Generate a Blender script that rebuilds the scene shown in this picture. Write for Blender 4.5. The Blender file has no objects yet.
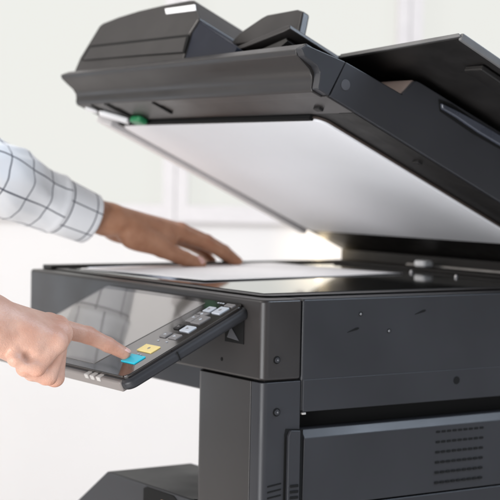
import bpy, bmesh, math, random
import numpy as np
from mathutils import Vector, Matrix, noise
random.seed(7); np.random.seed(7)
S = bpy.context.scene
COL = S.collection
rad = math.radians

# ------------------------------------------------------------------ camera, world, light
CAM = Vector((1.44915, -1.00225, 0.13903)); YAW, PITCH, ROLL = rad(-55.8574), rad(-2.7322), rad(1.14894)
cf = Vector((math.sin(YAW)*math.cos(PITCH), math.cos(YAW)*math.cos(PITCH), math.sin(PITCH)))
cr0 = Vector((math.cos(YAW), -math.sin(YAW), 0)); cu0 = cr0.cross(cf)
cr = math.cos(ROLL)*cr0 + math.sin(ROLL)*cu0; cu = -math.sin(ROLL)*cr0 + math.cos(ROLL)*cu0
cam_d = bpy.data.cameras.new('camera'); cam = bpy.data.objects.new('camera', cam_d); COL.objects.link(cam)
cam.matrix_world = Matrix(((cr.x, cu.x, -cf.x, CAM.x), (cr.y, cu.y, -cf.y, CAM.y), (cr.z, cu.z, -cf.z, CAM.z), (0, 0, 0, 1)))
cam_d.sensor_width = 36; cam_d.lens = 36*1613.9/500
cam_d.clip_start = .05; cam_d.clip_end = 100
cam_d.dof.use_dof = True; cam_d.dof.focus_distance = 1.68; cam_d.dof.aperture_fstop = 8.5
S.camera = cam

wd = bpy.data.worlds.new('World'); S.world = wd; wd.use_nodes = True
wn = wd.node_tree.nodes; wl = wd.node_tree.links
bg = wn['Background']; bg.inputs['Color'].default_value = (.95, .97, 1, 1); bg.inputs['Strength'].default_value = .37
S.cycles.volume_step_rate = .15; S.cycles.volume_max_steps = 256
S.view_settings.view_transform = 'Standard'; S.view_settings.look = 'None'; S.view_settings.exposure = 0; S.view_settings.gamma = 1

def area(name, loc, target, size, power, color, size_y=None):
    d = bpy.data.lights.new(name, 'AREA'); d.energy = power; d.color = color; d.size = size
    if size_y: d.shape = 'RECTANGLE'; d.size_y = size_y
    o = bpy.data.objects.new(name, d); COL.objects.link(o); o.location = loc
    o.rotation_euler = (Vector(target)-Vector(loc)).to_track_quat('-Z', 'Y').to_euler(); return o
area('window_key_light', (-1.3, -2.2, 1.5), (-.2, 0, 0), 1.6, 112, (1, .95, .90))
area('ceiling_cool_light', (.9, 1.5, 1.7), (0, .2, -.05), 1.2, 60, (.72, .84, 1))
area('room_fill_light', (2.6, .3, .5), (0, .2, -.1), 1.6, 9.5, (.84, .9, 1))
area('floor_bounce_light', (.55, -1.75, -.55), (-.3, .3, .13), 1.3, 60, (.97, .98, 1))
area('wall_wash_light', (-1.4, .55, 2.6), (-3.4, 2.2, -.2), 2.5, 27, (1, .965, .945))
area('left_window_sheen_light', (-2.35, -.86, -.2), (-.4, 0, -.03), .5, 1.7, (.78, .88, 1))  # unseen light added to lay a cool sheen on the scanner's left front

# ------------------------------------------------------------------ materials
def mat(name, col, rough=.5, spec=.5, metal=0, emit=None, es=0, bump=None, coat=0, ior=1.5, var=0, vscale=30, sss=0, trans=0):
    m = bpy.data.materials.new(name); m.use_nodes = True; nt = m.node_tree; n = nt.nodes; l = nt.links
    b = n['Principled BSDF']
    b.inputs['Base Color'].default_value = (*col, 1); b.inputs['Roughness'].default_value = rough
    b.inputs['Specular IOR Level'].default_value = spec; b.inputs['Metallic'].default_value = metal; b.inputs['IOR'].default_value = ior
    b.inputs['Coat Weight'].default_value = coat; b.inputs['Coat Roughness'].default_value = .05
    b.inputs['Transmission Weight'].default_value = trans
    if sss: b.inputs['Subsurface Weight'].default_value = sss; b.inputs['Subsurface Radius'].default_value = (.012, .004, .002); b.inputs['Subsurface Scale'].default_value = .4
    if emit: b.inputs['Emission Color'].default_value = (*emit, 1); b.inputs['Emission Strength'].default_value = es
    tc = n.new('ShaderNodeTexCoord')
    if var:
        no = n.new('ShaderNodeTexNoise'); no.inputs['Scale'].default_value = vscale; no.inputs['Detail'].default_value = 6
        l.new(tc.outputs['Object'], no.inputs['Vector'])
        mr = n.new('ShaderNodeMapRange'); mr.inputs['From Min'].default_value = .3; mr.inputs['From Max'].default_value = .7
        mr.inputs['To Min'].default_value = 1-var; mr.inputs['To Max'].default_value = 1+var
        l.new(no.outputs['Fac'], mr.inputs['Value'])
        mx = n.new('ShaderNodeMix'); mx.data_type = 'RGBA'; mx.blend_type = 'MULTIPLY'; mx.inputs['Factor'].default_value = 1
        mx.inputs['A'].default_value = (*col, 1); l.new(mr.outputs['Result'], mx.inputs['B']); l.new(mx.outputs['Result'], b.inputs['Base Color'])
        mr2 = n.new('ShaderNodeMapRange'); mr2.inputs['From Min'].default_value = .3; mr2.inputs['From Max'].default_value = .7
        mr2.inputs['To Min'].default_value = max(rough-.07, .02); mr2.inputs['To Max'].default_value = rough+.07
        l.new(no.outputs['Fac'], mr2.inputs['Value']); l.new(mr2.outputs['Result'], b.inputs['Roughness'])
    if bump:
        nb = n.new('ShaderNodeTexNoise'); nb.inputs['Scale'].default_value = bump[0]; nb.inputs['Detail'].default_value = 3
        l.new(tc.outputs['Object'], nb.inputs['Vector'])
        bp = n.new('ShaderNodeBump'); bp.inputs['Strength'].default_value = bump[1]; bp.inputs['Distance'].default_value = bump[2]
        l.new(nb.outputs['Fac'], bp.inputs['Height']); l.new(bp.outputs['Normal'], b.inputs['Normal'])
    return m
M = {}
M['char'] = mat('charcoal_plastic', (.0225, .023, .0265), .43, .38, bump=(1400, .25, .0004), var=.10, vscale=9)
M['char_warm'] = mat('warm_grey_plastic', (.0225, .0200, .0192), .35, .42, bump=(1400, .25, .0004), var=.10, vscale=9)  # copy of the charcoal plastic with warm light on front faces in its colour
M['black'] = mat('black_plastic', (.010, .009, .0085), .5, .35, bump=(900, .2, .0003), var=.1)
M['navy'] = mat('dark_inner_wall', (.008, .010, .018), .5, .15, var=.1)  # shade on the hood's side wall put into the colour
M['gap'] = mat('dark_recess', (.006, .006, .006), .8, .2)
M['gloss'] = mat('glossy_black_panel', (.012, .009, .008), .13, .6, coat=.6, var=.1, vscale=14)
M['screen'] = mat('touch_screen_glass', (.10, .092, .085), .06, .8, coat=.8, ior=1.6, emit=(.9, .80, .72), es=.05)  # faint beige emission stands in for the wall reflected in the screen
M['glass'] = mat('platen_glass', (.03, .032, .033), .05, .7, coat=.3, ior=1.6)
M['white'] = mat('white_pad', (.85, .855, .88), .5, .4, bump=(200, .1, .0006), var=.03, vscale=5)
M['whitetrim'] = mat('white_pad_trim', (.72, .70, .70), .45, .4, var=.05)
M['paper'] = mat('paper', (.91, .91, .93), .7, .2, var=.02, vscale=12)
M['paper2'] = mat('bluish_paper', (.66, .72, .84), .6, .3, var=.03, vscale=12)
M['green'] = mat('green_lever_plastic', (.015, .20, .075), .4, .5, var=.1)
M['label'] = mat('white_label', (.85, .86, .88), .4, .4, var=.03)
M['cyan'] = mat('cyan_key', (.02, .50, .64), .35, .5, var=.05, emit=(.02, .5, .64), es=.12)
M['yellow'] = mat('yellow_key', (.84, .66, .26), .35, .5, var=.05, emit=(.84, .66, .26), es=.10)
M['keyg'] = mat('grey_key', (.20, .19, .19), .35, .5, var=.15, vscale=80)
M['keyw'] = mat('white_key', (.52, .55, .60), .35, .5, var=.06, vscale=80)
M['metal'] = mat('steel_screw', (.35, .35, .36), .35, .5, metal=.9, var=.2, vscale=300)
M['rail'] = mat('pale_rail', (.42, .40, .38), .4, .5, var=.15, vscale=60)
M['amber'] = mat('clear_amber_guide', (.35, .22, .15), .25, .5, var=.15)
M['rim'] = mat('grey_tray_rim', (.11, .11, .11), .4, .5, var=.1)
M['brown'] = mat('dark_brown_backing', (.05, .038, .032), .5, .3, var=.1)
M['cap'] = mat('pale_charcoal_cap', (.05, .05, .056), .4, .5, var=.1)
M['handle'] = mat('bluish_charcoal_handle', (.045, .05, .065), .3, .6, var=.1)  # bluish highlight along the exit handle put into its base colour
M['nose'] = mat('pinkish_brown_plastic', (.17, .135, .122), .5, .4, var=.1)  # warm light on the block's front face put into the colour
M['lamp'] = mat('lit_scan_lamp', (1, .9, .75), .5, .2, emit=(1, .80, .50), es=13)  # emitter for the added flare ball, not a copier part

# ------------------------------------------------------------------ mesh helpers
def finish(name, bm, m, parent=None, bevel=0, seg=3, ang=35, loc=None):
    bmesh.ops.recalc_face_normals(bm, faces=bm.faces)
    me = bpy.data.meshes.new(name); bm.to_mesh(me); bm.free()
    me.materials.append(m)
    for p in me.polygons: p.use_smooth = True
    me.set_sharp_from_angle(angle=rad(ang))
    o = bpy.data.objects.new(name, me); COL.objects.link(o)
    if parent: o.parent = parent
    if loc is not None: o.location = loc
    if bevel:
        b = o.modifiers.new('bevel', 'BEVEL'); b.width = bevel; b.segments = seg; b.limit_method = 'ANGLE'; b.angle_limit = rad(30); b.harden_normals = True
    return o
def box(bm, x0, x1, y0, y1, z0, z1):
    v = [bm.verts.new((x, y, z)) for z in (z0, z1) for y in (y0, y1) for x in (x0, x1)]
    for f in ((0, 2, 3, 1), (4, 5, 7, 6), (0, 1, 5, 4), (2, 6, 7, 3), (0, 4, 6, 2), (1, 3, 7, 5)): bm.faces.new([v[i] for i in f])
def prism(bm, pts, a, b, f):
    """extrude the outline pts from a to b; f(p, q, w) gives the point"""
    A = [bm.verts.new(f(p, q, a)) for p, q in pts]; B = [bm.verts.new(f(p, q, b)) for p, q in pts]; n = len(pts)
    bm.faces.new(A); bm.faces.new(B[::-1])
    for i in range(n): bm.faces.new((A[i], B[i], B[(i+1) % n], A[(i+1) % n]))
def cyl(bm, c, ax, r, h, n=24, r2=None):
    c = Vector(c); ax = Vector(ax).normalized(); t = ax.orthogonal().normalized(); u = ax.cross(t); r2 = r if r2 is None else r2
    A = [bm.verts.new(c+r*(math.cos(6.28319*i/n)*t+math.sin(6.28319*i/n)*u)) for i in range(n)]
    B = [bm.verts.new(c+ax*h+r2*(math.cos(6.28319*i/n)*t+math.sin(6.28319*i/n)*u)) for i in range(n)]
    bm.faces.new(A[::-1]); bm.faces.new(B)
    for i in range(n): bm.faces.new((A[i], A[(i+1) % n], B[(i+1) % n], B[i]))
def empty(name, loc=(0, 0, 0), parent=None):
    o = bpy.data.objects.new(name, None); COL.objects.link(o); o.location = loc; o.parent = parent; o.empty_display_size = .1; return o
def tag(o, label, cat, group=None):
    o['label'] = label; o['category'] = cat
    if group: o['group'] = group
XY = lambda p, q, w: (p, q, w)
YZ = lambda p, q, w: (w, p, q)
XZ = lambda p, q, w: (p, w, q)
FLOOR = -.86

# ------------------------------------------------------------------ room: floor, back wall, windows
bm = bmesh.new(); box(bm, -9, 6, -6, 8, FLOOR-.05, FLOOR)
fl = finish('floor', bm, mat('pale_floor', (.72, .69, .67), .45, .4, var=.04, vscale=1.5)); fl['kind'] = 'structure'
WALLC = CAM + cf*4.7; WALLC.z = 0
wz = math.atan2(cf.y, cf.x)                      # wall faces the machine
def wall_pt(px, py):                             # room point on the wall seen past the machine
    d = cf + (px-250)/1613.9*cr - (py-250)/1613.9*cu
    n = Vector((math.cos(wz), math.sin(wz), 0)); t = (WALLC-CAM).dot(n)/d.dot(n); P = CAM+d*t-WALLC
    return P.dot(Vector((math.sin(wz), -math.cos(wz), 0))), P.z   # along the wall (rightwards), height
wm = mat('white_wall_paint', (.73, .712, .70), .7, .2, bump=(60, .1, .001), var=.02, vscale=2)
def wall_frame(o): o.location = (WALLC.x, WALLC.y, 0); o.rotation_euler = (0, 0, wz-math.pi/2)
u0, zs = wall_pt(175, 222); u1, _ = wall_pt(405, 222)
_, ztop = wall_pt(250, -160)
gap = (u1-u0)
bm = bmesh.new()
box(bm, -5, 5, 0, .12, FLOOR, zs); box(bm, -5, 5, 0, .12, ztop, 2.2)
wall = finish('back_wall', bm, wm); wall['kind'] = 'structure'; wall_frame(wall)
pane_m = mat('daylight_window_pane', (.05, .05, .05), .6, .2, emit=(.83, .835, .79), es=.93)
frame_m = mat('pale_window_frame', (.68, .655, .655), .5, .3, var=.03)
fw = .036
labs = ['tall bright window pane left of the sleeve, behind the lid corner', 'bright window pane between the two pale mullions behind the open lid', 'bright window pane right of the right mullion above the paper tray']
for i in range(-1, 2):
    a, b = u0+gap*i, u0+gap*(i+1)
    if i == -1: a = -3.0
    if i == 1: b = 3.0
    w = empty('window', (0, 0, 0)); wall_frame(w)
    tag(w, labs[i+1], 'window', 'bright windows in the back wall')
    bm = bmesh.new(); box(bm, a+fw, b-fw, .05, .07, zs+.05, ztop-.03)
    finish('pane', bm, pane_m, w)
    bm = bmesh.new()
    box(bm, a+.001, a+fw, -.02, .1, zs+.05, ztop-.03); box(bm, b-fw, b-.001, -.02, .1, zs+.05, ztop-.03)
    box(bm, a+.001, b-.001, -.02, .1, ztop-.03, ztop-.001)
    finish('frame', bm, frame_m, w)
    bm = bmesh.new(); box(bm, a+.001, b-.001, -.024, .1, zs+.001, zs+.05)
    finish('sill', bm, frame_m, w)

# ------------------------------------------------------------------ the copier
cop = empty('copier', (0, 0, FLOOR))
tag(cop, 'charcoal office copier with raised document feeder lid and tilted control panel', 'copier')
UP = (0, 0, -FLOOR)
def part(name, bm, m, bevel=0, parent=None, seg=3, ang=35):
    return finish(name, bm, m, parent or cop, bevel, seg, ang, None if parent else UP)
def rounded(x0, x1, y0, y1, r, n=6, corners=(1, 1, 1, 1)):
    out = []
    for k, (cx, cy, a0) in enumerate(((x1-r, y0+r, -90), (x1-r, y1-r, 0), (x0+r, y1-r, 90), (x0+r, y0+r, 180))):
        if corners[k]:
            for i in range(n+1):
                a = rad(a0+90*i/n); out.append((cx+r*math.cos(a), cy+r*math.sin(a)))
        else: out.append(((x1, y0), (x1, y1), (x0, y1), (x0, y0))[k])
    return out
# scanner: front bezel with rounded corner, rear housing with the right panel
bm = bmesh.new()
prism(bm, rounded(-.575, 0, 0, .0525, .009, corners=(1, 0, 0, 1)), -.0895, 0, XY)
part('front_bezel', bm, M['char_warm'], .0035)
bm = bmesh.new()
box(bm, -.575, 0, .0535, .60, -.127, 0)
part('scanner_housing', bm, M['char'], .003)
bm = bmesh.new(); box(bm, -.002, -.0004, .0545, .595, -.1268, -.090)     # lower band of the right panel
box(bm, -.57, -.012, .051, .055, -.088, -.004)
part('panel_seam', bm, M['gap'])
bm = bmesh.new(); box(bm, -.006, .0006, .056, .597, -.1265, -.0905)
part('lower_panel_band', bm, M['char'], .0006)
# raised rim round the glass
bm = bmesh.new()
prism(bm, rounded(-.545, -.03, .022, .585, .012), .0002, .0022, XY)
part('platen_frame', bm, M['char_warm'], .001)
bm = bmesh.new(); box(bm, -.525, -.052, .036, .50, .0022, .0030)
part('platen_glass', bm, M['glass'])
bm = bmesh.new()
box(bm, -.573, -.547, .02, .58, 0, .006); part('size_guide', bm, M['black'], .0015)
bm = bmesh.new(); box(bm, -.40, -.01, .531, .5355, .0023, .0105)
part('rear_rail', bm, M['rail'], .002)
bm = bmesh.new(); box(bm, -.54, -.03, .502, .530, .0022, .008)
part('rear_ledge', bm, M['black'], .002)
bm = bmesh.new(); prism(bm, [(.536, .001), (.585, .001), (.585, .012), (.545, .0215), (.536, .0235)], -.565, -.008, YZ)
part('hinge_cover', bm, M['black'], .002)
# hinges
for x in (-.50, -.13):
    bm = bmesh.new(); prism(bm, [(.5855, .0), (.5995, .0), (.5995, .05), (.57, .052), (.548, .045), (.55, .025), (.5855, .02)], x-.03, x+.03, YZ)
    h = part('hinge', bm, M['black'], .003)
    bm = bmesh.new(); cyl(bm, (x-.034, .567, .035), (1, 0, 0), .007, .068); part('hinge_pin', bm, M['metal'], .001, h)
    h.children[0].location = (0, 0, 0)
# small bright fittings behind the glass
bm = bmesh.new(); prism(bm, rounded(-.35, -.325, .503, .523, .006), .0085, .018, XY)
part('lid_buffer', bm, M['label'], .003)
for x, y, r in ((-.30, .46, .004), (-.20, .455, .0035)):
    bm = bmesh.new(); cyl(bm, (x, y, .003), (0, 0, 1), r, .004, 16, r*.6); part('locating_pin', bm, M['metal'], .0008)
FLARE = Vector((-.604, .522, .0225))  # added glowing ball imitating lens flare by the hinge
bm = bmesh.new(); bmesh.ops.create_uvsphere(bm, u_segments=24, v_segments=16, radius=.0085, matrix=Matrix.Translation(FLARE))
flare = part('scan_lamp', bm, M['lamp'])
gm = bpy.data.materials.new('lamp_glow'); gm.use_nodes = True; gn = gm.node_tree.nodes; gl = gm.node_tree.links; gn.remove(gn['Principled BSDF'])  # flare halo added as a glowing volume round the ball
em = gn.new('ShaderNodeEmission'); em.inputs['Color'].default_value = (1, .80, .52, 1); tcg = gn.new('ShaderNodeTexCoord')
ln = gn.new('ShaderNodeVectorMath'); ln.operation = 'DISTANCE'; ln.inputs[1].default_value = FLARE; gl.new(tcg.outputs['Object'], ln.inputs[0])
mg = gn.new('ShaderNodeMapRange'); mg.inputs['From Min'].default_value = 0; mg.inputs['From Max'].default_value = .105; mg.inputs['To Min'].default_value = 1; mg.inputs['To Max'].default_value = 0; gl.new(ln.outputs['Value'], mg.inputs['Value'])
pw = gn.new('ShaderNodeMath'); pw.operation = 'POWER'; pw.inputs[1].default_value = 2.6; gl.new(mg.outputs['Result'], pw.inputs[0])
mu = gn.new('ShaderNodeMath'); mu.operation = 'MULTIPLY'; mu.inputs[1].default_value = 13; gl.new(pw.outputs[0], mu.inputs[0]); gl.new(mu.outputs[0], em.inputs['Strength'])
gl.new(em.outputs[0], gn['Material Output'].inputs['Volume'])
bm = bmesh.new(); bmesh.ops.create_uvsphere(bm, u_segments=24, v_segments=16, radius=.107, matrix=Matrix.Translation(FLARE))
gw = part('lamp_glow', bm, gm, 0, flare); gw.location = (0, 0, 0)

# front column below the seam
bm = bmesh.new()
prism(bm, rounded(-.138, -.0228, .0005, .40, .014, corners=(0, 0, 0, 1)), -.86, -.0912, XY)
part('front_column', bm, M['char_warm'], .001)
bm = bmesh.new(); box(bm, -.13, -.004, .006, .35, -.0925, -.087); box(bm, -.0232, -.0215, .004, .06, -.85, -.092)
part('column_seam', bm, M['gap'])
bm = bmesh.new()
prism(bm, rounded(-.0218, 0, .0005, .0525, .008, corners=(1, 0, 0, 0)), -.86, -.0912, XY)
part('corner_post', bm, M['char'], .001)
# dark channel, latch and covers of the right side
bm = bmesh.new(); box(bm, -.1365, -.022, .054, .58, -.86, -.1275)
part('side_chassis', bm, M['gap'])
bm = bmesh.new()
prism(bm, [(-.02, -.2352), (.0010, -.2352), (.0022, -.1565), (.0010, -.1548), (-.0048, -.1472), (-.02, -.1465)], .0575, .575, XZ)
sc = part('side_cover', bm, M['char'], .0012)
for r in range(6):
    bm = bmesh.new()
    for k in range(9):
        y = .2505+k*.0086; z = -.1632-r*.0122
        prism(bm, rounded(y, y+.0068, z-.0014, z+.0014, .0012, 3), .0005, .0024, YZ)
    part('vent_slot_row', bm, M['gap'], 0, sc)
for o in sc.children: o.location = (0, 0, 0)
bm = bmesh.new(); box(bm, -.02, .0005, .0575, .575, -.86, -.2372)
part('lower_side_cover', bm, M['char'], .0015)
bm = bmesh.new(); prism(bm, [(.0345, -.40), (.0508, -.40), (.0508, -.1465), (.0375, -.1455), (.0345, -.152)], -.015, .0045, YZ)
la = part('latch', bm, M['char'], .0012)
bm = bmesh.new(); prism(bm, [(.0315, -.40), (.0565, -.40), (.0565, -.146), (.033, -.144), (.0315, -.15)], -.012, .0008, YZ)
part('latch_recess', bm, M['gap'])
bm = bmesh.new()
for k in range(4): box(bm, .003, .0056, .0375, .0485, -.2095-k*.0065, -.2065-k*.0065)
part('grip_rib', bm, M['gap'], .0004, la)
la.children[0].location = (0, 0, 0)
bm = bmesh.new()
for k in range(3):
    z = -.2075-k*.0065
    prism(bm, [(.010, z), (.028, z+.0022), (.028, z+.0036), (.010, z+.0016)], -.002, .0007, YZ)
part('vent_slit', bm, M['gap'])
# screws, slots and holes of the right side
def screw(y, z, r):
    bm = bmesh.new(); cyl(bm, (-.001, y, z), (1, 0, 0), r*1.45, .0017, 24); s = part('screw', bm, M['gap'])
    bm = bmesh.new(); cyl(bm, (0, y, z), (1, 0, 0), r, .0021, 24); h = part('screw_head', bm, M['char'], .0004, s); h.location = (0, 0, 0)
    bm = bmesh.new(); cyl(bm, (.001, y, z), (1, 0, 0), r*.35, .0014, 6); h = part('screw_socket', bm, M['metal'], 0, s); h.location = (0, 0, 0)
screw(.019, -.0665, .0030); screw(.020, -.1245, .0032)
for y, z in ((.135, -.0192), (.177, -.0402)):
    bm = bmesh.new(); cyl(bm, (-.001, y, z), (1, 0, 0), .0024, .0016, 16); n_ = part('pin', bm, M['gap'])
    bm = bmesh.new(); cyl(bm, (.0, y-.0006, z), (1, 0, 0), .0015, .0014, 16); c_ = part('pin_head', bm, M['metal'], .0003, n_); c_.location = (0, 0, 0)
for y, z in ((.1265, -.0372), (.2255, -.0199)):
    bm = bmesh.new(); prism(bm, [(y-.0105, z-.0026), (y+.004, z+.0001), (y+.0065, z+.0016), (y+.005, z+.0026), (y+.0015, z+.0022)], -.001, .0006, YZ); part('slot', bm, M['gap'])
bm = bmesh.new(); cyl(bm, (-.001, .282, -.1035), (1, 0, 0), .0046, .0021, 24); part('round_hole', bm, M['gap'])
bm = bmesh.new(); cyl(bm, (-.0815, .0015, -.0732), (0, -1, 0), .0022, .0019, 16); part('round_hole', bm, M['gap'])
bm = bmesh.new(); box(bm, -.004, .0008, .0555, .060, -.1296, -.1274); part('tab', bm, M['rail'], .0004)  # bright highlight at the seam corner put in as a pale chip
# socket behind the panel arm
bm = bmesh.new(); box(bm, -.075, -.037, -.0008, .01, -.052, -.012); so = part('panel_socket', bm, M['gap'])
bm = bmesh.new(); prism(bm, [(-.070, -.047), (-.045, -.049), (-.062, -.034)], -.0016, .004, XZ); a_ = part('arm_bracket', bm, M['cap'], .0005, so); a_.location = (0, 0, 0)
# body below: output tray step with sloping end, main cabinet, rear tower
bm = bmesh.new()
prism(bm, [(-.1385, -.3345), (-.470, -.3345), (-.470, -.327), (-.345, -.2455), (-.1385, -.2455)], .0, .128, XZ)
ts = part('output_tray_step', bm, M['char'], .003)
bm = bmesh.new(); prism(bm, [(-.251, -.32), (-.251, -.2505), (-.243, -.2475), (-.18, -.2475), (-.172, -.2515), (-.172, -.32)], -.001, .02, XZ)
g = part('grip_recess', bm, M['gap'], .001, ts); g.location = (0, 0, 0)
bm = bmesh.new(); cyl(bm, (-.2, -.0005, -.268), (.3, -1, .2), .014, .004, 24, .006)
g = part('grip_sheen', bm, M['amber'], .002, ts); g.location = (0, 0, 0)  # bronze reflection in the recess put in as a coloured disc
bm = bmesh.new(); box(bm, -.575, -.137, .03, .598, -.86, -.335); part('cabinet', bm, M['char'], .006)
bm = bmesh.new(); box(bm, -.575, -.137, .46, .597, -.3345, -.1275); part('rear_tower', bm, M['char'], .004)
for z0, z1 in ((-.56, -.37), (-.80, -.57)):
    bm = bmesh.new(); box(bm, -.573, -.14, -.004, .0298, z0, z1); d = part('paper_drawer', bm, M['char'], .004)
    bm = bmesh.new(); box(bm, -.44, -.27, -.008, 0, z1-.05, z1-.02); k = part('handle', bm, M['black'], .003, d); k.location = (0, 0, 0)

# ------------------------------------------------------------------ control panel, tilted 26 degrees
PA = rad(25.93)
pan = empty('control_panel', (-.04, -.004, -.008-FLOOR), cop); pan.rotation_euler = (PA, 0, 0)      # x right, -y down the slope, z off the face
def pp(name, bm, m, bevel=0, seg=3): return finish(name, bm, m, pan, bevel, seg)
PL = -.312; PF = -.166
bm = bmesh.new(); prism(bm, rounded(PL, .010, PF-.003, .006, .012), -.016, -.0035, XY)
pp('panel_shell', bm, M['char'], .005, 4)
bm = bmesh.new(); prism(bm, rounded(PL+.003, .004, PF+.001, .003, .010), -.006, 0, XY)
pp('panel_face', bm, M['gloss'], .0012)
bm = bmesh.new(); prism(bm, [(PL+.012, -.155), (-.081, -.155), (-.064, -.02), (-.064, -.006), (PL+.012, -.006)], -.001, .0006, XY)
pp('touch_screen', bm, M['screen'], .0004)
bm = bmesh.new(); box(bm, PL+.004, -.002, PF-.0050, PF+.01, -.0165, -.0040); pp('front_trim', bm, mat('pale_grey_trim', (.17, .15, .14), .35, .5, var=.05), .002)
for x in (-.079, -.066, -.052):
    bm = bmesh.new(); box(bm, x, x+.008, PF-.0062, PF+.004, -.0085, -.0030); pp('indicator', bm, M['rail'], .001)
def key(x0, x1, v0, v1, m, sk=.0):
    bm = bmesh.new(); prism(bm, [(x0, v0), (x1, v0), (x1, v1), (x0, v1)], -.001, .0014, XY); return pp('key', bm, m, .0006)
key(-.043, -.014, -.141, -.125, M['cyan'])
key(-.046, -.016, -.117, -.103, M['yellow'])
key(-.047, -.034, -.085, -.074, M['keyg']); key(-.028, -.012, -.085, -.075, M['keyg'])
key(-.045, -.034, -.066, -.056, M['black']); key(-.029, -.010, -.068, -.056, M['keyw'])
key(-.046, -.034, -.048, -.030, M['keyg']); key(-.032, -.014, -.050, -.033, M['keyg'])
key(-.044, -.030, -.024, -.013, M['keyw']); key(-.046, -.026, -.034, -.026, M['keyg'])
key(-.024, -.008, -.025, -.010, M['keyw']); key(-.022, -.006, -.008, -.002, M['keyg'])
for x, v in ((-.043, -.0015), (-.038, -.0015), (-.033, -.0015), (-.040, -.091), (-.022, -.091), (-.036, -.122), (-.03, -.122)): 
    bm = bmesh.new(); box(bm, x, x+.0035, v-.0015, v, .0002, .0005); pp('key_legend', bm, M['keyw'])
def icon(pts, m):
    bm = bmesh.new(); prism(bm, pts, .0012, .0017, XY); pp('key_icon', bm, m)
for x, v, m in ((-.0405, -.0795, 'keyw'), (-.020, -.080, 'keyw'), (-.0195, -.062, 'keyg'), (-.040, -.039, 'keyw'), (-.0395, -.061, 'keyg'), (-.037, -.0185, 'keyg')):
    icon([(x-.0022, v-.0016), (x+.0022, v), (x-.0022, v+.0016)], M[m])
for x, v, m in ((-.023, -.041, 'keyw'), (-.016, -.0175, 'keyg'), (-.0295, -.110, 'keyg'), (-.036, -.030, 'keyw')):
    icon([(x, v-.0022), (x+.0022, v), (x, v+.0022), (x-.0022, v)], M[m])
bm = bmesh.new(); box(bm, .0085, .0108, -.1, -.099, -.015, -.0045); pp('shell_seam', bm, M['gap'])

# ------------------------------------------------------------------ raised lid with the document feeder; local x right, -y towards the front (s), z off the pad (t)
TH = rad(24)
lid = empty('document_feeder', (0, .55, .02-FLOOR), cop); lid.rotation_euler = (-TH, 0, 0)
def lp(name, bm, m, bevel=0, seg=3): return finish(name, bm, m, lid, bevel, seg)
def ST(p, q, w): return (w, -p, q)
# front bar: finger-grip profile, slightly lower at its left end
prof = [(.511, -.003), (.526, -.0035), (.5295, 0), (.531, .006), (.534, .012), (.541, .017), (.553, .0205), (.563, .024), (.5665, .029), (.562, .035), (.556, .042), (.506, .043)]
def bar(p, q, w): k = (w+.575)/.575; return (w, -(p-.003*(1-k)), q*(.80+.20*k) if q > 0 else q)
bm = bmesh.new(); prism(bm, prof, -.575, -.012, bar)
lp('front_bar', bm, M['char_warm'], .0012)
bm = bmesh.new(); prism(bm, [(.511, -.001), (.5275, -.001), (.530, .009), (.533, .017), (.540, .0215), (.560, .0235), (.5675, .029), (.562, .0362), (.506, .044)], -.0125, 0, ST)
lp('bar_end_cap', bm, M['char'], .0015)
bm = bmesh.new(); prism(bm, [(0, -.001), (.5095, -.001), (.5055, .044), (.417, .0478), (.4080, .0685), (.404, .0715), (.398, .0722), (.2, .0765), (0, .08)], -.034, 0, ST)
lp('right_flank', bm, M['char'], .0015)
bm = bmesh.new(); prism(bm, [(0, .006), (.51, .006), (.505, .034), (0, .05)], -.575, -.035, ST)
lp('feeder_base', bm, M['char'], .003)
bm = bmesh.new(); cyl(bm, (.0, -.4955, .0205), (1, 0, 0), .0062, .0006, 32); lp('round_cap', bm, M['cap'])
# underside: front strip, dark margins, white pad with trim
bm = bmesh.new(); prism(bm, [(.470, -.002), (.512, -.0025), (.512, .004), (.470, .004)], -.574, -.003, ST); lp('front_underside', bm, M['char_warm'], .0008)
bm = bmesh.new(); box(bm, -.573, -.0305, -.469, -.004, .0, .0058); box(bm, -.031, -.004, -.469, -.004, -.0018, -.0012); lp('underside_plate', bm, M['black'])
bm = bmesh.new(); prism(bm, rounded(-.5505, -.0765, -.460, -.092, .016), -.0055, -.0006, XY); lp('platen_pad', bm, M['white'], .0008)
bm = bmesh.new(); prism(bm, rounded(-.50, -.0735, -.4625, -.090, .018, corners=(1, 1, 0, 0)), -.0030, -.0004, XY); lp('pad_backing', bm, M['brown'], .0005)
bm = bmesh.new(); prism(bm, [(-.5735, -.487), (-.5575, -.470), (-.5575, -.092), (-.5735, -.092)], -.011, -.0004, XY); lp('pad_trim', bm, M['whitetrim'], .001)
bm = bmesh.new(); box(bm, -.545, -.09, -.4665, -.4605, -.006, -.0006); lp('pad_gap', bm, M['gap'])
bm = bmesh.new(); box(bm, -.5572, -.5506, -.46, -.092, -.003, -.0006); lp('pad_gap', bm, M['brown'])
for x0, x1, s0, s1 in ((-.372, -.367, .488, .520), (-.496, -.485, .478, .523), (-.536, -.532, .49, .522)):
    bm = bmesh.new(); box(bm, x0, x1, -s1, -s0, -.0045, -.0026); lp('underside_slot', bm, M['gap'])
bm = bmesh.new(); prism(bm, rounded(-.487, -.458, -.484, -.468, .006), -.011, -.002, XY); lp('green_lever', bm, M['green'], .003)
bm = bmesh.new(); prism(bm, [(-.548, -.497), (-.535, -.506), (-.50, -.478), (-.51, -.468)], -.009, -.0026, XY); lp('white_latch', bm, M['label'], .002)
bm = bmesh.new(); prism(bm, [(-.568, -.510), (-.558, -.518), (-.545, -.505), (-.553, -.498)], -.006, -.0026, XY); lp('white_latch', bm, M['label'], .002)
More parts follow.
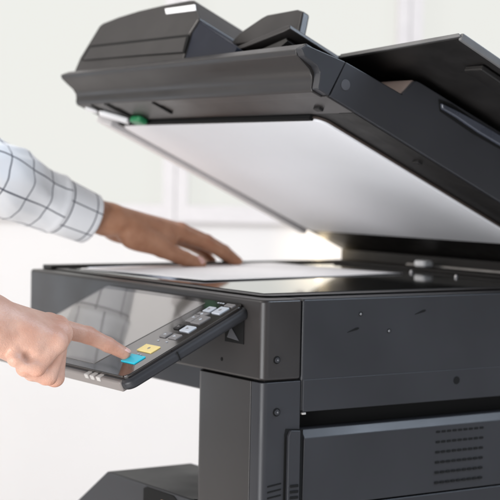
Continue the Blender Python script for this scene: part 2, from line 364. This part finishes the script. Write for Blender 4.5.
for x, s in ((-.05, .485), (-.03, .34)):
    bm = bmesh.new(); prism(bm, rounded(x-.006, x+.006, -s-.004, -s+.004, .002), -.0055, -.001, XY); lp('rubber_foot', bm, M['black'], .001)
# hood over the feed rollers (outline in x, t, run back along the lid)
def XT(p, q, w): return (p, -w, q)
hood = [(-.572, .030), (-.572, .058), (-.553, .108), (-.545, .1115), (-.507, .118), (-.456, .1235), (-.393, .127), (-.330, .1285), (-.318, .1275), (-.285, .098), (-.293, .079), (-.280, .030)]
bm = bmesh.new(); prism(bm, hood, .548, .20, XT)
hd = lp('feeder_hood', bm, M['char_warm'], .003)
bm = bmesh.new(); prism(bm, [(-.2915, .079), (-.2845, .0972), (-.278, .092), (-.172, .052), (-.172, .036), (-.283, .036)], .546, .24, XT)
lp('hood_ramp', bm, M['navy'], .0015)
bm = bmesh.new(); prism(bm, [(-.562, .053), (-.556, .0735), (-.55, .0755), (-.294, .0755), (-.290, .070), (-.286, .049), (-.4, .051)], .5475, .5492, XT)
re = lp('hood_recess', bm, M['gap'])
bm = bmesh.new(); prism(bm, [(-.556, .0525), (-.549, .0715), (-.295, .0715), (-.289, .050), (-.4, .0515)], .5488, .5502, XT)
lp('hood_door', bm, M['char_warm'], .0006)
bm = bmesh.new(); prism(bm, [(-.383, .1195), (-.374, .111), (-.301, .1105), (-.309, .1195)], .5478, .5487, XT)
lp('paper_label', bm, M['label'])
# feed guide fin and feeding tray
bm = bmesh.new(); prism(bm, [(-.268, .08), (-.252, .099), (-.214, .1175), (-.205, .1205), (-.143, .123), (-.128, .119), (-.118, .085)], .505, .493, XT)
lp('width_guide', bm, M['char_warm'], .003)
bm = bmesh.new(); prism(bm, [(-.225, .052), (-.105, .0815), (-.095, .0825), (-.092, .077), (-.102, .0735), (-.205, .050)], .535, .12, XT)
lp('feed_tray', bm, M['char_warm'], .0015)
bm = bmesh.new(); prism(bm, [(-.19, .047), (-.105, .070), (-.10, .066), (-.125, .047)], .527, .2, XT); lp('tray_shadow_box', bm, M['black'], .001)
# long document tray running up to the right, dark below
bm = bmesh.new(); prism(bm, [(-.10, .0775), (.112, .0925), (.117, .0945), (.112, .0985), (-.10, .0835)], .455, .05, XT)
lp('document_tray', bm, M['black'], .0012)
bm = bmesh.new(); prism(bm, [(-.09, .0788), (.114, .0935), (.1175, .0945), (.113, .098), (-.09, .0838)], .4575, .4553, XT); lp('tray_rim', bm, M['rim'], .0006)
bm = bmesh.new(); box(bm, .113, .1185, -.455, -.05, .0905, .099); lp('tray_rim', bm, M['rim'], .0015)
bm = bmesh.new(); box(bm, .07, .10, -.40, -.34, .083, .090); lp('tray_stop', bm, M['black'], .002)
# raised side block with the curved exit handle
bm = bmesh.new(); prism(bm, [(.4190, .046), (.4096, .0690), (.4070, .0715), (.400, .0712), (.400, .046)], -.062, -.0035, ST)
lp('block_nose', bm, M['nose'], .002)
bm = bmesh.new(); prism(bm, [(.366, .0665), (.358, .0550), (.30, .0535), (.25, .0560), (.16, .060), (.16, .065), (.25, .0655), (.31, .0695), (.345, .0705)], -.002, .0012, ST)
lp('exit_recess', bm, M['gap'])
bm = bmesh.new(); prism(bm, [(.3625, .0635), (.3585, .0575), (.335, .0585), (.295, .0575), (.25, .0590), (.16, .062), (.16, .072), (.25, .0705), (.295, .0690), (.335, .0665)], -.002, .0052, ST)
lp('exit_handle', bm, M['handle'], .002)

# ------------------------------------------------------------------ papers on the glass
def sheet(name, corners, z, m, curl):
    bm = bmesh.new(); n = 24; V = []
    a, b, c, d = [Vector((*p, 0)) for p in corners]
    for i in range(n+1):
        r = []
        for j in range(n+1):
            u, v = i/n, j/n; P = a*(1-u)*(1-v)+b*u*(1-v)+c*u*v+d*(1-u)*v
            P.z = z+curl*(max(0, 1-u*3)**2*max(0, 1-v*1.3)) + .0006*math.sin(5*u+3*v)**2 if curl else z
            r.append(bm.verts.new(P))
        V.append(r)
    for i in range(n):
        for j in range(n): bm.faces.new((V[i][j], V[i+1][j], V[i+1][j+1], V[i][j+1]))
    o = finish(name, bm, m); o.modifiers.new('thick', 'SOLIDIFY').thickness = .0005; return o
p1 = sheet('paper_sheet', [(-.236, .074), (-.284, .43), (-.555, .395), (-.507, .045)], .0040, M['paper'], .0012)
tag(p1, 'white sheet of paper under the left hand, uppermost on the copier glass', 'paper')
p2 = sheet('paper_sheet', [(-.296, .062), (-.33, .33), (-.57, .30), (-.535, .07)], .0033, M['paper2'], .0)
tag(p2, 'bluish sheet peeking out from under the white sheet on the copier glass', 'paper')

# ------------------------------------------------------------------ person: both arms as one surface grown from a distance field
def V3(*a): return np.array(a, float)
class Field:
    def __init__(s): s.items = []
    def cone(s, a, b, ra, rb, k=.004): s.items.append(('c', V3(*a), V3(*b), ra, rb, k)); return s
    def ell(s, c, r, k=.006): s.items.append(('e', V3(*c), V3(*r), 0, 0, k)); return s
    def cut(s, a, b, r, k=.003): s.items.append(('x', V3(*a), V3(*b), r, r, k)); return s
    def ev(s, P):
        d = None
        for t, a, b, ra, rb, k in s.items:
            if t == 'e':
                q = (P-a)/b; l = np.sqrt((q*q).sum(-1)); l2 = np.sqrt(((q/b)**2).sum(-1)); e = l*(l-1)/np.maximum(l2, 1e-9)
            else:
                ab = b-a; h = np.clip(((P-a)@ab)/(ab@ab), 0, 1); e = np.sqrt(((P-a-h[..., None]*ab)**2).sum(-1))-(ra+(rb-ra)*h)
            if d is None: d = e
            elif t == 'x': h = np.clip(.5-.5*(d+e)/k, 0, 1); d = d*(1-h)+(-e)*h+k*h*(1-h)
            else: h = np.clip(.5+.5*(e-d)/k, 0, 1); d = e*(1-h)+d*h-k*h*(1-h)
        return d
def surface_nets(F, lo, hi, step):
    """mesh the zero surface of a distance field (naive surface nets)"""
    lo = np.array(lo, float); n = np.ceil((np.array(hi)-lo)/step).astype(int)+1
    ax = [lo[i]+step*np.arange(n[i]) for i in range(3)]
    D = np.empty(n, np.float32)
    for i in range(n[0]):
        Y, Z = np.meshgrid(ax[1], ax[2], indexing='ij'); D[i] = F.ev(np.stack([np.full_like(Y, ax[0][i]), Y, Z], -1))
    sg = D < 0
    c = [sg[i:n[0]-1+i, j:n[1]-1+j, k:n[2]-1+k] for i in (0, 1) for j in (0, 1) for k in (0, 1)]
    tot = sum(x.astype(int) for x in c); act = (tot > 0) & (tot < 8); idx = -np.ones(act.shape, int); idx[act] = np.arange(act.sum())
    I = np.argwhere(act); acc = np.zeros((len(I), 3)); cnt = np.zeros(len(I))
    offs = [(i, j, k) for i in (0, 1) for j in (0, 1) for k in (0, 1)]
    for p in range(8):
        for a in range(3):
            if offs[p][a] == 0:
                q = list(offs[p]); q[a] = 1
                d0 = D[tuple((I+offs[p]).T)]; d1 = D[tuple((I+q).T)]; m = (d0 < 0) != (d1 < 0)
                t = np.where(m, d0/np.where(m, d0-d1, 1), 0); pt = np.tile(np.array(offs[p], float), (len(I), 1)); pt[:, a] += t
                acc += pt*m[:, None]; cnt += m
    verts = lo+step*(I+acc/cnt[:, None]); faces = []
    for a in range(3):
        b, c_ = (a+1) % 3, (a+2) % 3
        s0 = [slice(None)]*3; s1 = [slice(None)]*3; s0[a] = slice(0, -1); s1[a] = slice(1, None)
        e = sg[tuple(s0)] != sg[tuple(s1)]; E = np.argwhere(e)
        E = E[(E[:, b] > 0) & (E[:, c_] > 0) & (E[:, b] < n[b]-1) & (E[:, c_] < n[c_]-1)]
        if len(E) == 0: continue
        def cell(db, dc):
            q = E.copy(); q[:, b] -= db; q[:, c_] -= dc; return idx[tuple(q.T)]
        Q = np.stack([cell(1, 1), cell(0, 1), cell(0, 0), cell(1, 0)], -1)
        fl_ = ~sg[tuple(E.T)]; Q[fl_] = Q[fl_][:, ::-1]; faces.append(Q)
    return verts, np.concatenate(faces)

Fr = Field()
# pointing hand: metacarpals, palm mass
Wr = (-.070, -.302, -.0140)
mcp = dict(i=(-.094, -.213, -.0285), m=(-.077, -.2115, -.0300), r=(-.059, -.218, -.0335), p=(-.043, -.231, -.0405))
for k_, r0, r1 in (('i', .018, .0122), ('m', .019, .0128), ('r', .019, .0125), ('p', .018, .0118)):
    o_ = dict(i=-.012, m=-.004, r=.004, p=.011)[k_]
    Fr.cone((Wr[0]+o_, Wr[1]+.012, Wr[2]-.001), mcp[k_], r0, r1, .010)
Fr.ell((-.066, -.262, -.037), (.024, .034, .022), .012)
Fr.cone((-.060, -.292, -.037), (-.046, -.258, -.047), .016, .014, .012)      # heel of the hand
Fr.cone(Wr, (-.050, -.42, .022), .0255, .030, .012)
Fr.cone((-.058, -.30, -.028), (-.045, -.42, .006), .022, .028, .012)
Fr.cone((-.050, -.42, .014), (-.035, -.56, .045), .032, .040, .02)
Fr.cone((-.035, -.56, .045), (-.060, -.66, .24), .042, .048, .02)
# index finger
ip = [(-.094, -.213, -.0285), (-.0905, -.168, -.0400), (-.0860, -.1455, -.0510), (-.0812, -.1275, -.0608)]
Fr.cone(ip[0], ip[1], .0112, .0094, .006); Fr.cone(ip[1], ip[2], .0094, .0080, .003); Fr.cone(ip[2], ip[3], .0081, .0068, .003)
# curled fingers
def finger(F, pts, rs, k0=.005):
    for q in range(len(pts)-1): F.cone(pts[q], pts[q+1], rs[q], rs[q+1], k0 if q == 0 else .0025)
finger(Fr, [mcp['m'], (-.0725, -.2170, -.0810), (-.0715, -.244, -.0740), (-.072, -.252, -.060)], [.0118, .0102, .0092, .008])
finger(Fr, [mcp['r'], (-.0545, -.2345, -.0770), (-.0545, -.261, -.0670), (-.056, -.264, -.055)], [.0116, .0100, .0088, .0078])
finger(Fr, [mcp['p'], (-.0385, -.2550, -.0655), (-.0400, -.279, -.0550), (-.043, -.279, -.046)], [.0106, .0088, .0080, .007])
# thumb folded on the far side
finger(Fr, [(-.092, -.280, -.040), (-.100, -.244, -.060), (-.090, -.222, -.072), (-.078, -.212, -.074)], [.015, .0115, .0098, .0085], .010)
# creases where the little finger folds and between the fingers
Fr.cut((-.0300, -.290, -.0455), (-.0290, -.262, -.0525), .0046, .003); Fr.cut((-.0320, -.268, -.0530), (-.0270, -.265, -.0535), .0062, .003)
Fr.cut((-.0375, -.256, -.090), (-.0420, -.238, -.058), .0036, .004); Fr.cut((-.0540, -.238, -.098), (-.0590, -.222, -.062), .0036, .004)
for k_ in 'imrp': Fr.ell((mcp[k_][0], mcp[k_][1]-.001, mcp[k_][2]+.0035), (.0088, .0105, .0098), .005)
Fl = Field()
# flat hand on the paper
Lw = (-.448, .050, .0745)
lm = dict(i=(-.449, .166, .0535), m=(-.469, .172, .0555), r=(-.489, .164, .0530), p=(-.506, .148, .0480))
for k_, r0, r1 in (('i', .018, .0122), ('m', .018, .0125), ('r', .017, .012), ('p', .016, .011)):
    o_ = dict(i=.010, m=.003, r=-.006, p=-.013)[k_]
    Fl.cone((Lw[0]+o_, Lw[1]+.01, Lw[2]-.002), lm[k_], r0, r1, .010)
Fl.ell((-.470, .11, .055), (.030, .050, .018), .012); Fl.ell((-.436, .112, .043), (.016, .042, .014), .012)
Fl.cone(Lw, (-.440, -.02, .094), .0205, .0235, .01); Fl.cone((-.458, .05, .073), (-.452, -.02, .093), .020, .023, .01)
Fl.cone((-.445, -.02, .094), (-.425, -.20, .150), .026, .038, .02); Fl.cone((-.425, -.20, .150), (-.40, -.50, .34), .040, .048, .03)
finger(Fl, [lm['i'], (-.452, .212, .0395), (-.4555, .242, .0260), (-.458, .265, .0118)], [.0112, .0094, .0083, .0071])
finger(Fl, [lm['m'], (-.471, .216, .0410), (-.474, .246, .0270), (-.476, .270, .0112)], [.0118, .0102, .0090, .0074])
finger(Fl, [lm['r'], (-.492, .206, .0400), (-.496, .240, .0265), (-.498, .260, .0110)], [.0112, .0097, .0086, .0072])
finger(Fl, [lm['p'], (-.512, .186, .0370), (-.517, .212, .0250), (-.520, .230, .0105)], [.0102, .0086, .0076, .0064])
finger(Fl, [(-.437, .085, .056), (-.424, .124, .0340), (-.4235, .160, .0205), (-.4265, .187, .0120)], [.0170, .0122, .0102, .0086], .008)
# the left arm reaches a little farther over the glass and is a little larger
def sk(p): return p+V3(0, max(0, -.454-p[0])*.55, 0) if p[1] > .12 else p
KL, OL = 1.034, V3(-.0493, .0341, -.0047)
Fl.items = [(t, a*KL+OL, b*KL+(0 if t == 'e' else OL), ra*KL, rb*KL, k) for t, a, b, ra, rb, k in [(t, sk(a), sk(b) if t != 'e' else b, ra, rb, k) for t, a, b, ra, rb, k in Fl.items]]
def LP(p): return tuple(V3(*p)*KL+OL)
Vs, Fs = [], []
off = 0
for F_, lo, hi, st in ((Fr, (-.13, -.36, -.112), (.005, -.112, .05), .0011), (Fl, LP((-.545, -.06, 0)), LP((-.395, .33, .13)), .0013)):
    v, f = surface_nets(F_, lo, hi, st); Vs.append(v); Fs.append(f+off); off += len(v)
verts = np.concatenate(Vs); faces = np.concatenate(Fs)

def skin_mat():
    m = mat('skin', (.55, .33, .25), .46, .4, sss=.12); nt = m.node_tree; n = nt.nodes; l = nt.links; b = n['Principled BSDF']
    tc = n.new('ShaderNodeTexCoord'); at = n.new('ShaderNodeAttribute'); at.attribute_name = 'tan'
    no = n.new('ShaderNodeTexNoise'); no.inputs['Scale'].default_value = 55; no.inputs['Detail'].default_value = 5; l.new(tc.outputs['Object'], no.inputs['Vector'])
    r = n.new('ShaderNodeValToRGB'); e = r.color_ramp.elements; e[0].position = .3; e[0].color = (.50, .275, .198, 1); e[1].position = .7; e[1].color = (.585, .36, .275, 1); l.new(no.outputs['Fac'], r.inputs['Fac'])
    r2 = n.new('ShaderNodeValToRGB'); e = r2.color_ramp.elements; e[0].position = .3; e[0].color = (.36, .165, .090, 1); e[1].position = .7; e[1].color = (.46, .235, .14, 1); l.new(no.outputs['Fac'], r2.inputs['Fac'])
    mx = n.new('ShaderNodeMix'); mx.data_type = 'RGBA'; l.new(at.outputs['Fac'], mx.inputs['Factor']); l.new(r.outputs['Color'], mx.inputs['A']); l.new(r2.outputs['Color'], mx.inputs['B'])
    ak = n.new('ShaderNodeAttribute'); ak.attribute_name = 'joint'
    mk = n.new('ShaderNodeMix'); mk.data_type = 'RGBA'; mk.blend_type = 'MULTIPLY'; l.new(ak.outputs['Fac'], mk.inputs['Factor']); l.new(mx.outputs['Result'], mk.inputs['A']); mk.inputs['B'].default_value = (.95, .77, .71, 1)
    l.new(mk.outputs['Result'], b.inputs['Base Color'])
    vo = n.new('ShaderNodeTexVoronoi'); vo.inputs['Scale'].default_value = 600; l.new(tc.outputs['Object'], vo.inputs['Vector'])
    nb = n.new('ShaderNodeTexNoise'); nb.inputs['Scale'].default_value = 140; nb.inputs['Detail'].default_value = 4; l.new(tc.outputs['Object'], nb.inputs['Vector'])
    ad = n.new('ShaderNodeMath'); ad.operation = 'MULTIPLY_ADD'; l.new(nb.outputs['Fac'], ad.inputs[0]); ad.inputs[1].default_value = 3; l.new(vo.outputs['Distance'], ad.inputs[2])
    bp = n.new('ShaderNodeBump'); bp.inputs['Strength'].default_value = .38; bp.inputs['Distance'].default_value = .0006; l.new(ad.outputs['Value'], bp.inputs['Height']); l.new(bp.outputs['Normal'], b.inputs['Normal'])
    return m
person = empty('person', (-.25, -.62, FLOOR))
tag(person, 'person in a white checked shirt holding paper and pressing the cyan key', 'person')
PL_ = (.25, .62, -FLOOR)
me = bpy.data.meshes.new('body'); me.from_pydata(verts.tolist(), [], faces.tolist()); me.update()
for p in me.polygons: p.use_smooth = True
bmj = bmesh.new(); bmj.from_mesh(me); bmj.verts.ensure_lookup_table()
def loops(yv):
    return [e for e in bmj.edges if e.is_boundary and abs(e.verts[0].co.y-yv) < .006]
def run(edges, path):
    for P, sc_ in path:
        r = bmesh.ops.extrude_edge_only(bmj, edges=edges); vs = [g for g in r['geom'] if isinstance(g, bmesh.types.BMVert)]
        c0 = sum((v.co for v in vs), Vector())/len(vs)
        for v in vs: v.co = Vector(P)+(v.co-c0)*sc_
        edges = [g for g in r['geom'] if isinstance(g, bmesh.types.BMEdge)]
    return edges
ea = run(loops(-.36), [((-.0475, -.42, .010), 1.1), ((-.046, -.46, .022), 1.15), ((-.035, -.56, .05), 1.3), ((-.07, -.67, .26), 1.1), ((-.17, -.70, .30), 1.2)])
eb = run(loops(LP((0, -.06, 0))[1]), [(LP((-.425, -.20, .150)), 1.3), ((-.43, -.50, .34), 1.5), ((-.36, -.66, .31), 1.5)])
bmesh.ops.bridge_loops(bmj, edges=ea+eb)
bmj.to_mesh(me); bmj.free()
for p in me.polygons: p.use_smooth = True
verts = np.array([v.co[:] for v in me.vertices])
at = me.attributes.new('tan', 'FLOAT', 'POINT'); at.data.foreach_set('value', (verts[:, 1] > -.07).astype(np.float32))  # dimmer light on the far arm put into its skin colour
jts = [(*mcp[k_][:2], mcp[k_][2]+.010) for k_ in 'imrp']+ip[1:]+[(-.0725, -.217, -.091), (-.0545, -.2345, -.087), (-.0385, -.255, -.075)]+[LP(sk(V3(*p))) for p in ((-.449, .166, .064), (-.452, .212, .043), (-.458, .265, .0118), (-.4265, .187, .013), (-.469, .172, .066))]
jw = sum(np.exp(-((verts-V3(*p))**2).sum(-1)/(2*.0075**2)) for p in jts); aj = me.attributes.new('joint', 'FLOAT', 'POINT'); aj.data.foreach_set('value', np.clip(jw*.8, 0, .85).astype(np.float32))
me.materials.append(skin_mat())
body = bpy.data.objects.new('body', me); COL.objects.link(body); body.parent = person; body.location = PL_
sm = body.modifiers.new('smooth', 'SMOOTH'); sm.iterations = 2; sm.factor = .5
# nails
def nail(c, ax, up, w, l_, m):
    ax = Vector(ax).normalized(); up = Vector(up); up = (up-ax*up.dot(ax)).normalized(); sd = ax.cross(up); bm = bmesh.new(); R_ = []
    for i in range(9):
        row = []
        for j in range(9):
            u, v = i/8*2-1, j/8*2-1; ww = w*math.sqrt(max(.05, 1-(abs(u)**3)*.75))
            row.append(bm.verts.new(Vector(c)+ax*l_*u+sd*ww*v-up*(.35*w*v*v+.12*l_*u*u)))
        R_.append(row)
    for i in range(8):
        for j in range(8): bm.faces.new((R_[i][j], R_[i+1][j], R_[i+1][j+1], R_[i][j+1]))
    o = finish('fingernail', bm, m, person, loc=PL_, ang=80); o.modifiers.new('t', 'SOLIDIFY').thickness = .0006
nm = mat('fingernail', (.72, .45, .40), .25, .5, var=.05)
nail((-.0782, -.1262, -.0546), (.0048, .018, -.0098), (.46, .3, .82), .0050, .0060, nm)
nail(LP((-.4181, .1847, .0184)), (-.003, .027, -.010), (.8, -.3, .52), .0062, .0078, nm)

# ---- shirt: sleeves and torso as cloth
def shirt_mat():
    m = mat('checked_shirt_cloth', (.86, .88, .93), .75, .2, bump=(900, .2, .0005)); nt = m.node_tree; n = nt.nodes; l = nt.links; b = n['Principled BSDF']
    uv = n.new('ShaderNodeUVMap'); sp = n.new('ShaderNodeSeparateXYZ'); l.new(uv.outputs['UV'], sp.inputs[0])
    def line(o):
        fr = n.new('ShaderNodeMath'); fr.operation = 'FRACT'; l.new(sp.outputs[o], fr.inputs[0])
        sb = n.new('ShaderNodeMath'); sb.operation = 'SUBTRACT'; l.new(fr.outputs[0], sb.inputs[0]); sb.inputs[1].default_value = .5
        ab = n.new('ShaderNodeMath'); ab.operation = 'ABSOLUTE'; l.new(sb.outputs[0], ab.inputs[0])
        lt = n.new('ShaderNodeMath'); lt.operation = 'LESS_THAN'; l.new(ab.outputs[0], lt.inputs[0]); lt.inputs[1].default_value = .023; return lt
    a, c = line('X'), line('Y'); mx = n.new('ShaderNodeMath'); mx.operation = 'MAXIMUM'; l.new(a.outputs[0], mx.inputs[0]); l.new(c.outputs[0], mx.inputs[1])
    mm = n.new('ShaderNodeMix'); mm.data_type = 'RGBA'; l.new(mx.outputs[0], mm.inputs['Factor']); mm.inputs['A'].default_value = (.91, .92, .94, 1); mm.inputs['B'].default_value = (.075, .08, .11, 1)
    l.new(mm.outputs['Result'], b.inputs['Base Color']); return m
SHM = shirt_mat()
bm = bmesh.new(); uvl = bm.loops.layers.uv.new('UVMap')
def sleeve(path, radii, fold, cuff, v0=.0, u0=.0, pitch=.040):
    """cloth tube from the cuff (first point) up the arm, with folds, a cuff edge and check lines in its UVs"""
    pts = [Vector(p) for p in path]; segs = [0]
    for a, b in zip(pts, pts[1:]): segs.append(segs[-1]+(b-a).length)
    N = 170; K = 72; rings = []
    for i in range(N+1):
        t = segs[-1]*i/N; q = max(j for j in range(len(segs)) if segs[j] <= t+1e-9); q = min(q, len(pts)-2)
        f = (t-segs[q])/(segs[q+1]-segs[q]); P = pts[q].lerp(pts[q+1], f); r = radii[q]+(radii[q+1]-radii[q])*f
        d = (pts[q+1]-pts[q]).normalized()
        if f > .75 and q+2 < len(pts): d = d.lerp((pts[q+2]-pts[q+1]).normalized(), (f-.75)*2).normalized()
        if f < .25 and q > 0: d = d.lerp((pts[q]-pts[q-1]).normalized(), (.25-f)*2).normalized()
        s = d.cross(Vector((0, 0, 1))).normalized(); u = s.cross(d); row = []
        amp = fold*min(1, max(0, (t-cuff)/.03))
        for j in range(K):
            a = 2*math.pi*j/K
            nv = Vector((math.cos(a)*1.1, math.sin(a)*1.1, t*17+a*.0)); w = (noise.noise(nv)*1.3+(.5-abs(noise.noise(Vector((math.cos(a)*1.7+t*16, math.sin(a)*1.7-t*9, t*9+5)))))*1.1)*amp
            w += .0022*math.exp(-((t-cuff-.004)/.005)**2)-.0010*math.exp(-((t-cuff+.003)/.002)**2)
            rr = r+w
            row.append((bm.verts.new(P+rr*(math.cos(a)*s+math.sin(a)*u)), t, a*r))
        rings.append(row)
    for i in range(N):
        for j in range(K):
            quad = [rings[i][j], rings[i+1][j], rings[i+1][(j+1) % K], rings[i][(j+1) % K]]
            fc = bm.faces.new([q[0] for q in quad])
            for lp_, q, k in zip(fc.loops, quad, (0, 0, 1, 1)):
                arc = (j+k)*2*math.pi/K*.0398
                sh = 0 if i/N*segs[-1] < cuff else .35
                lp_[uvl].uv = (q[1]/pitch+u0, arc/.038+v0+sh)
sleeve([LP((-.4475, .0235, .0745)), LP((-.445, -.04, .0975)), LP((-.430, -.14, .136)), LP((-.425, -.20, .152)), (-.43, -.50, .34)], [.0355, .0405, .048, .053, .070], .0068, .054, .40, .25, .040)
sleeve([(-.047, -.455, .02), (-.035, -.56, .045), (-.060, -.66, .24), (-.10, -.70, .38)], [.044, .053, .062, .075], .004, .05)
# torso of the shirt joining both sleeves
prof_t = [(-.14, .165, .110), (-.05, .160, .108), (.06, .158, .108), (.16, .168, .112), (.26, .185, .115), (.34, .198, .110), (.40, .192, .098), (.435, .150, .082), (.455, .095, .070), (.475, .068, .062), (.500, .064, .060)]
Rr = []
for i in range(41):
    q = i/40*(len(prof_t)-1); a0 = prof_t[int(min(q, len(prof_t)-2))]; a1 = prof_t[int(min(q, len(prof_t)-2))+1]; f = q-int(min(q, len(prof_t)-2)); z, w, dp = [x+(y-x)*f for x, y in zip(a0, a1)]
    row = []
    for j in range(64):
        a = 2*math.pi*j/64; wv = .006*noise.noise(Vector((math.cos(a)*2, math.sin(a)*2, z*9)))
        row.append((bm.verts.new((-.265+(w+wv)*math.cos(a), -.72+.16*(z+.14)/.64+(dp+wv)*math.sin(a), z)), z, a))
    Rr.append(row)
for i in range(40):
    for j in range(64):
        q = [Rr[i][j], Rr[i][(j+1) % 64], Rr[i+1][(j+1) % 64], Rr[i+1][j]]
        fc = bm.faces.new([x[0] for x in q])
        for lp_, x, k in zip(fc.loops, q, (0, 1, 1, 0)): lp_[uvl].uv = ((j+k)/64*22, x[1]/.04)
shirt = finish('shirt', bm, SHM, person, loc=PL_, ang=80)
shirt.modifiers.new('thick', 'SOLIDIFY').thickness = .0012

# the rest of the person, standing at the machine just outside the picture
def grow(name, F_, lo, hi, st, m, skin_shade=None):
    v, f = surface_nets(F_, lo, hi, st); me_ = bpy.data.meshes.new(name); me_.from_pydata(v.tolist(), [], f.tolist()); me_.update()
    for p in me_.polygons: p.use_smooth = True
    if skin_shade is not None: a_ = me_.attributes.new('tan', 'FLOAT', 'POINT'); a_.data.foreach_set('value', np.full(len(v), skin_shade, np.float32))
    me_.materials.append(m); o = bpy.data.objects.new(name, me_); COL.objects.link(o); o.parent = person; o.location = PL_; return o
hx, hy, hz = -.265, -.535, .655
Fh = Field()
Fh.ell((hx, hy, hz), (.074, .092, .112), .01); Fh.ell((hx, hy+.030, hz-.055), (.056, .060, .062), .03)
Fh.cone((hx, hy-.030, .46), (hx, hy-.012, hz-.06), .056, .052, .03)
Fh.cone((hx, hy+.086, hz+.004), (hx, hy+.104, hz-.030), .008, .013, .012)
Fh.ell((hx, hy+.085, hz-.058), (.024, .012, .009), .008)
for sg_ in (-1, 1): Fh.ell((hx+sg_*.076, hy-.008, hz-.012), (.011, .019, .030), .006); Fh.cut((hx+sg_*.030, hy+.096, hz+.010), (hx+sg_*.034, hy+.094, hz+.010), .012, .012)
SK = body.data.materials[0]
grow('head', Fh, (hx-.10, hy-.11, .45), (hx+.10, hy+.13, hz+.13), .004, SK, .5)
Fq = Field(); Fq.ell((hx, hy-.018, hz+.030), (.083, .095, .102), .01); Fq.cone((hx, hy-.075, hz+.01), (hx, hy-.070, hz-.045), .05, .035, .02)
Fq.cut((hx, hy+.10, hz-.06), (hx, hy+.085, hz+.005), .062, .02)
grow('hair', Fq, (hx-.10, hy-.14, hz-.10), (hx+.10, hy+.10, hz+.15), .005, mat('dark_hair', (.012, .009, .008), .5, .4, bump=(300, .6, .002)))
ew = mat('eye_white', (.75, .73, .70), .25, .5, var=.03)
for sg_ in (-1, 1):
    bm = bmesh.new(); bmesh.ops.create_uvsphere(bm, u_segments=20, v_segments=14, radius=.0115, matrix=Matrix.Translation((hx+sg_*.031, hy+.073, hz+.010))); e_ = finish('eye', bm, ew, person, loc=PL_)
    bm = bmesh.new(); bmesh.ops.create_uvsphere(bm, u_segments=16, v_segments=10, radius=.0055, matrix=Matrix.Translation((hx+sg_*.031, hy+.0800, hz+.008))); finish('iris', bm, M['black'], e_)
Fp = Field(); Fp.ell((-.265, -.715, -.14), (.160, .115, .10), .03)
for sg_ in (-1, 1):
    Fp.cone((-.265+sg_*.080, -.715, -.18), (-.265+sg_*.090, -.69, -.50), .086, .066, .03); Fp.cone((-.265+sg_*.090, -.69, -.50), (-.265+sg_*.095, -.715, -.80), .064, .060, .02)
grow('trousers', Fp, (-.47, -.86, FLOOR+.035), (-.06, -.56, -.02), .008, mat('dark_trousers', (.03, .034, .05), .8, .2, bump=(700, .3, .0006)))
for sg_ in (-1, 1):
    Fk = Field(); xk = -.265+sg_*.095; Fk.cone((xk, -.74, FLOOR+.043), (xk+sg_*.012, -.56, FLOOR+.034), .042, .032, .02); Fk.cone((xk, -.73, FLOOR+.06), (xk, -.725, FLOOR+.11), .046, .044, .02)
    grow('shoe', Fk, (xk-.08, -.83, FLOOR), (xk+.08, -.50, FLOOR+.13), .005, M['black'])
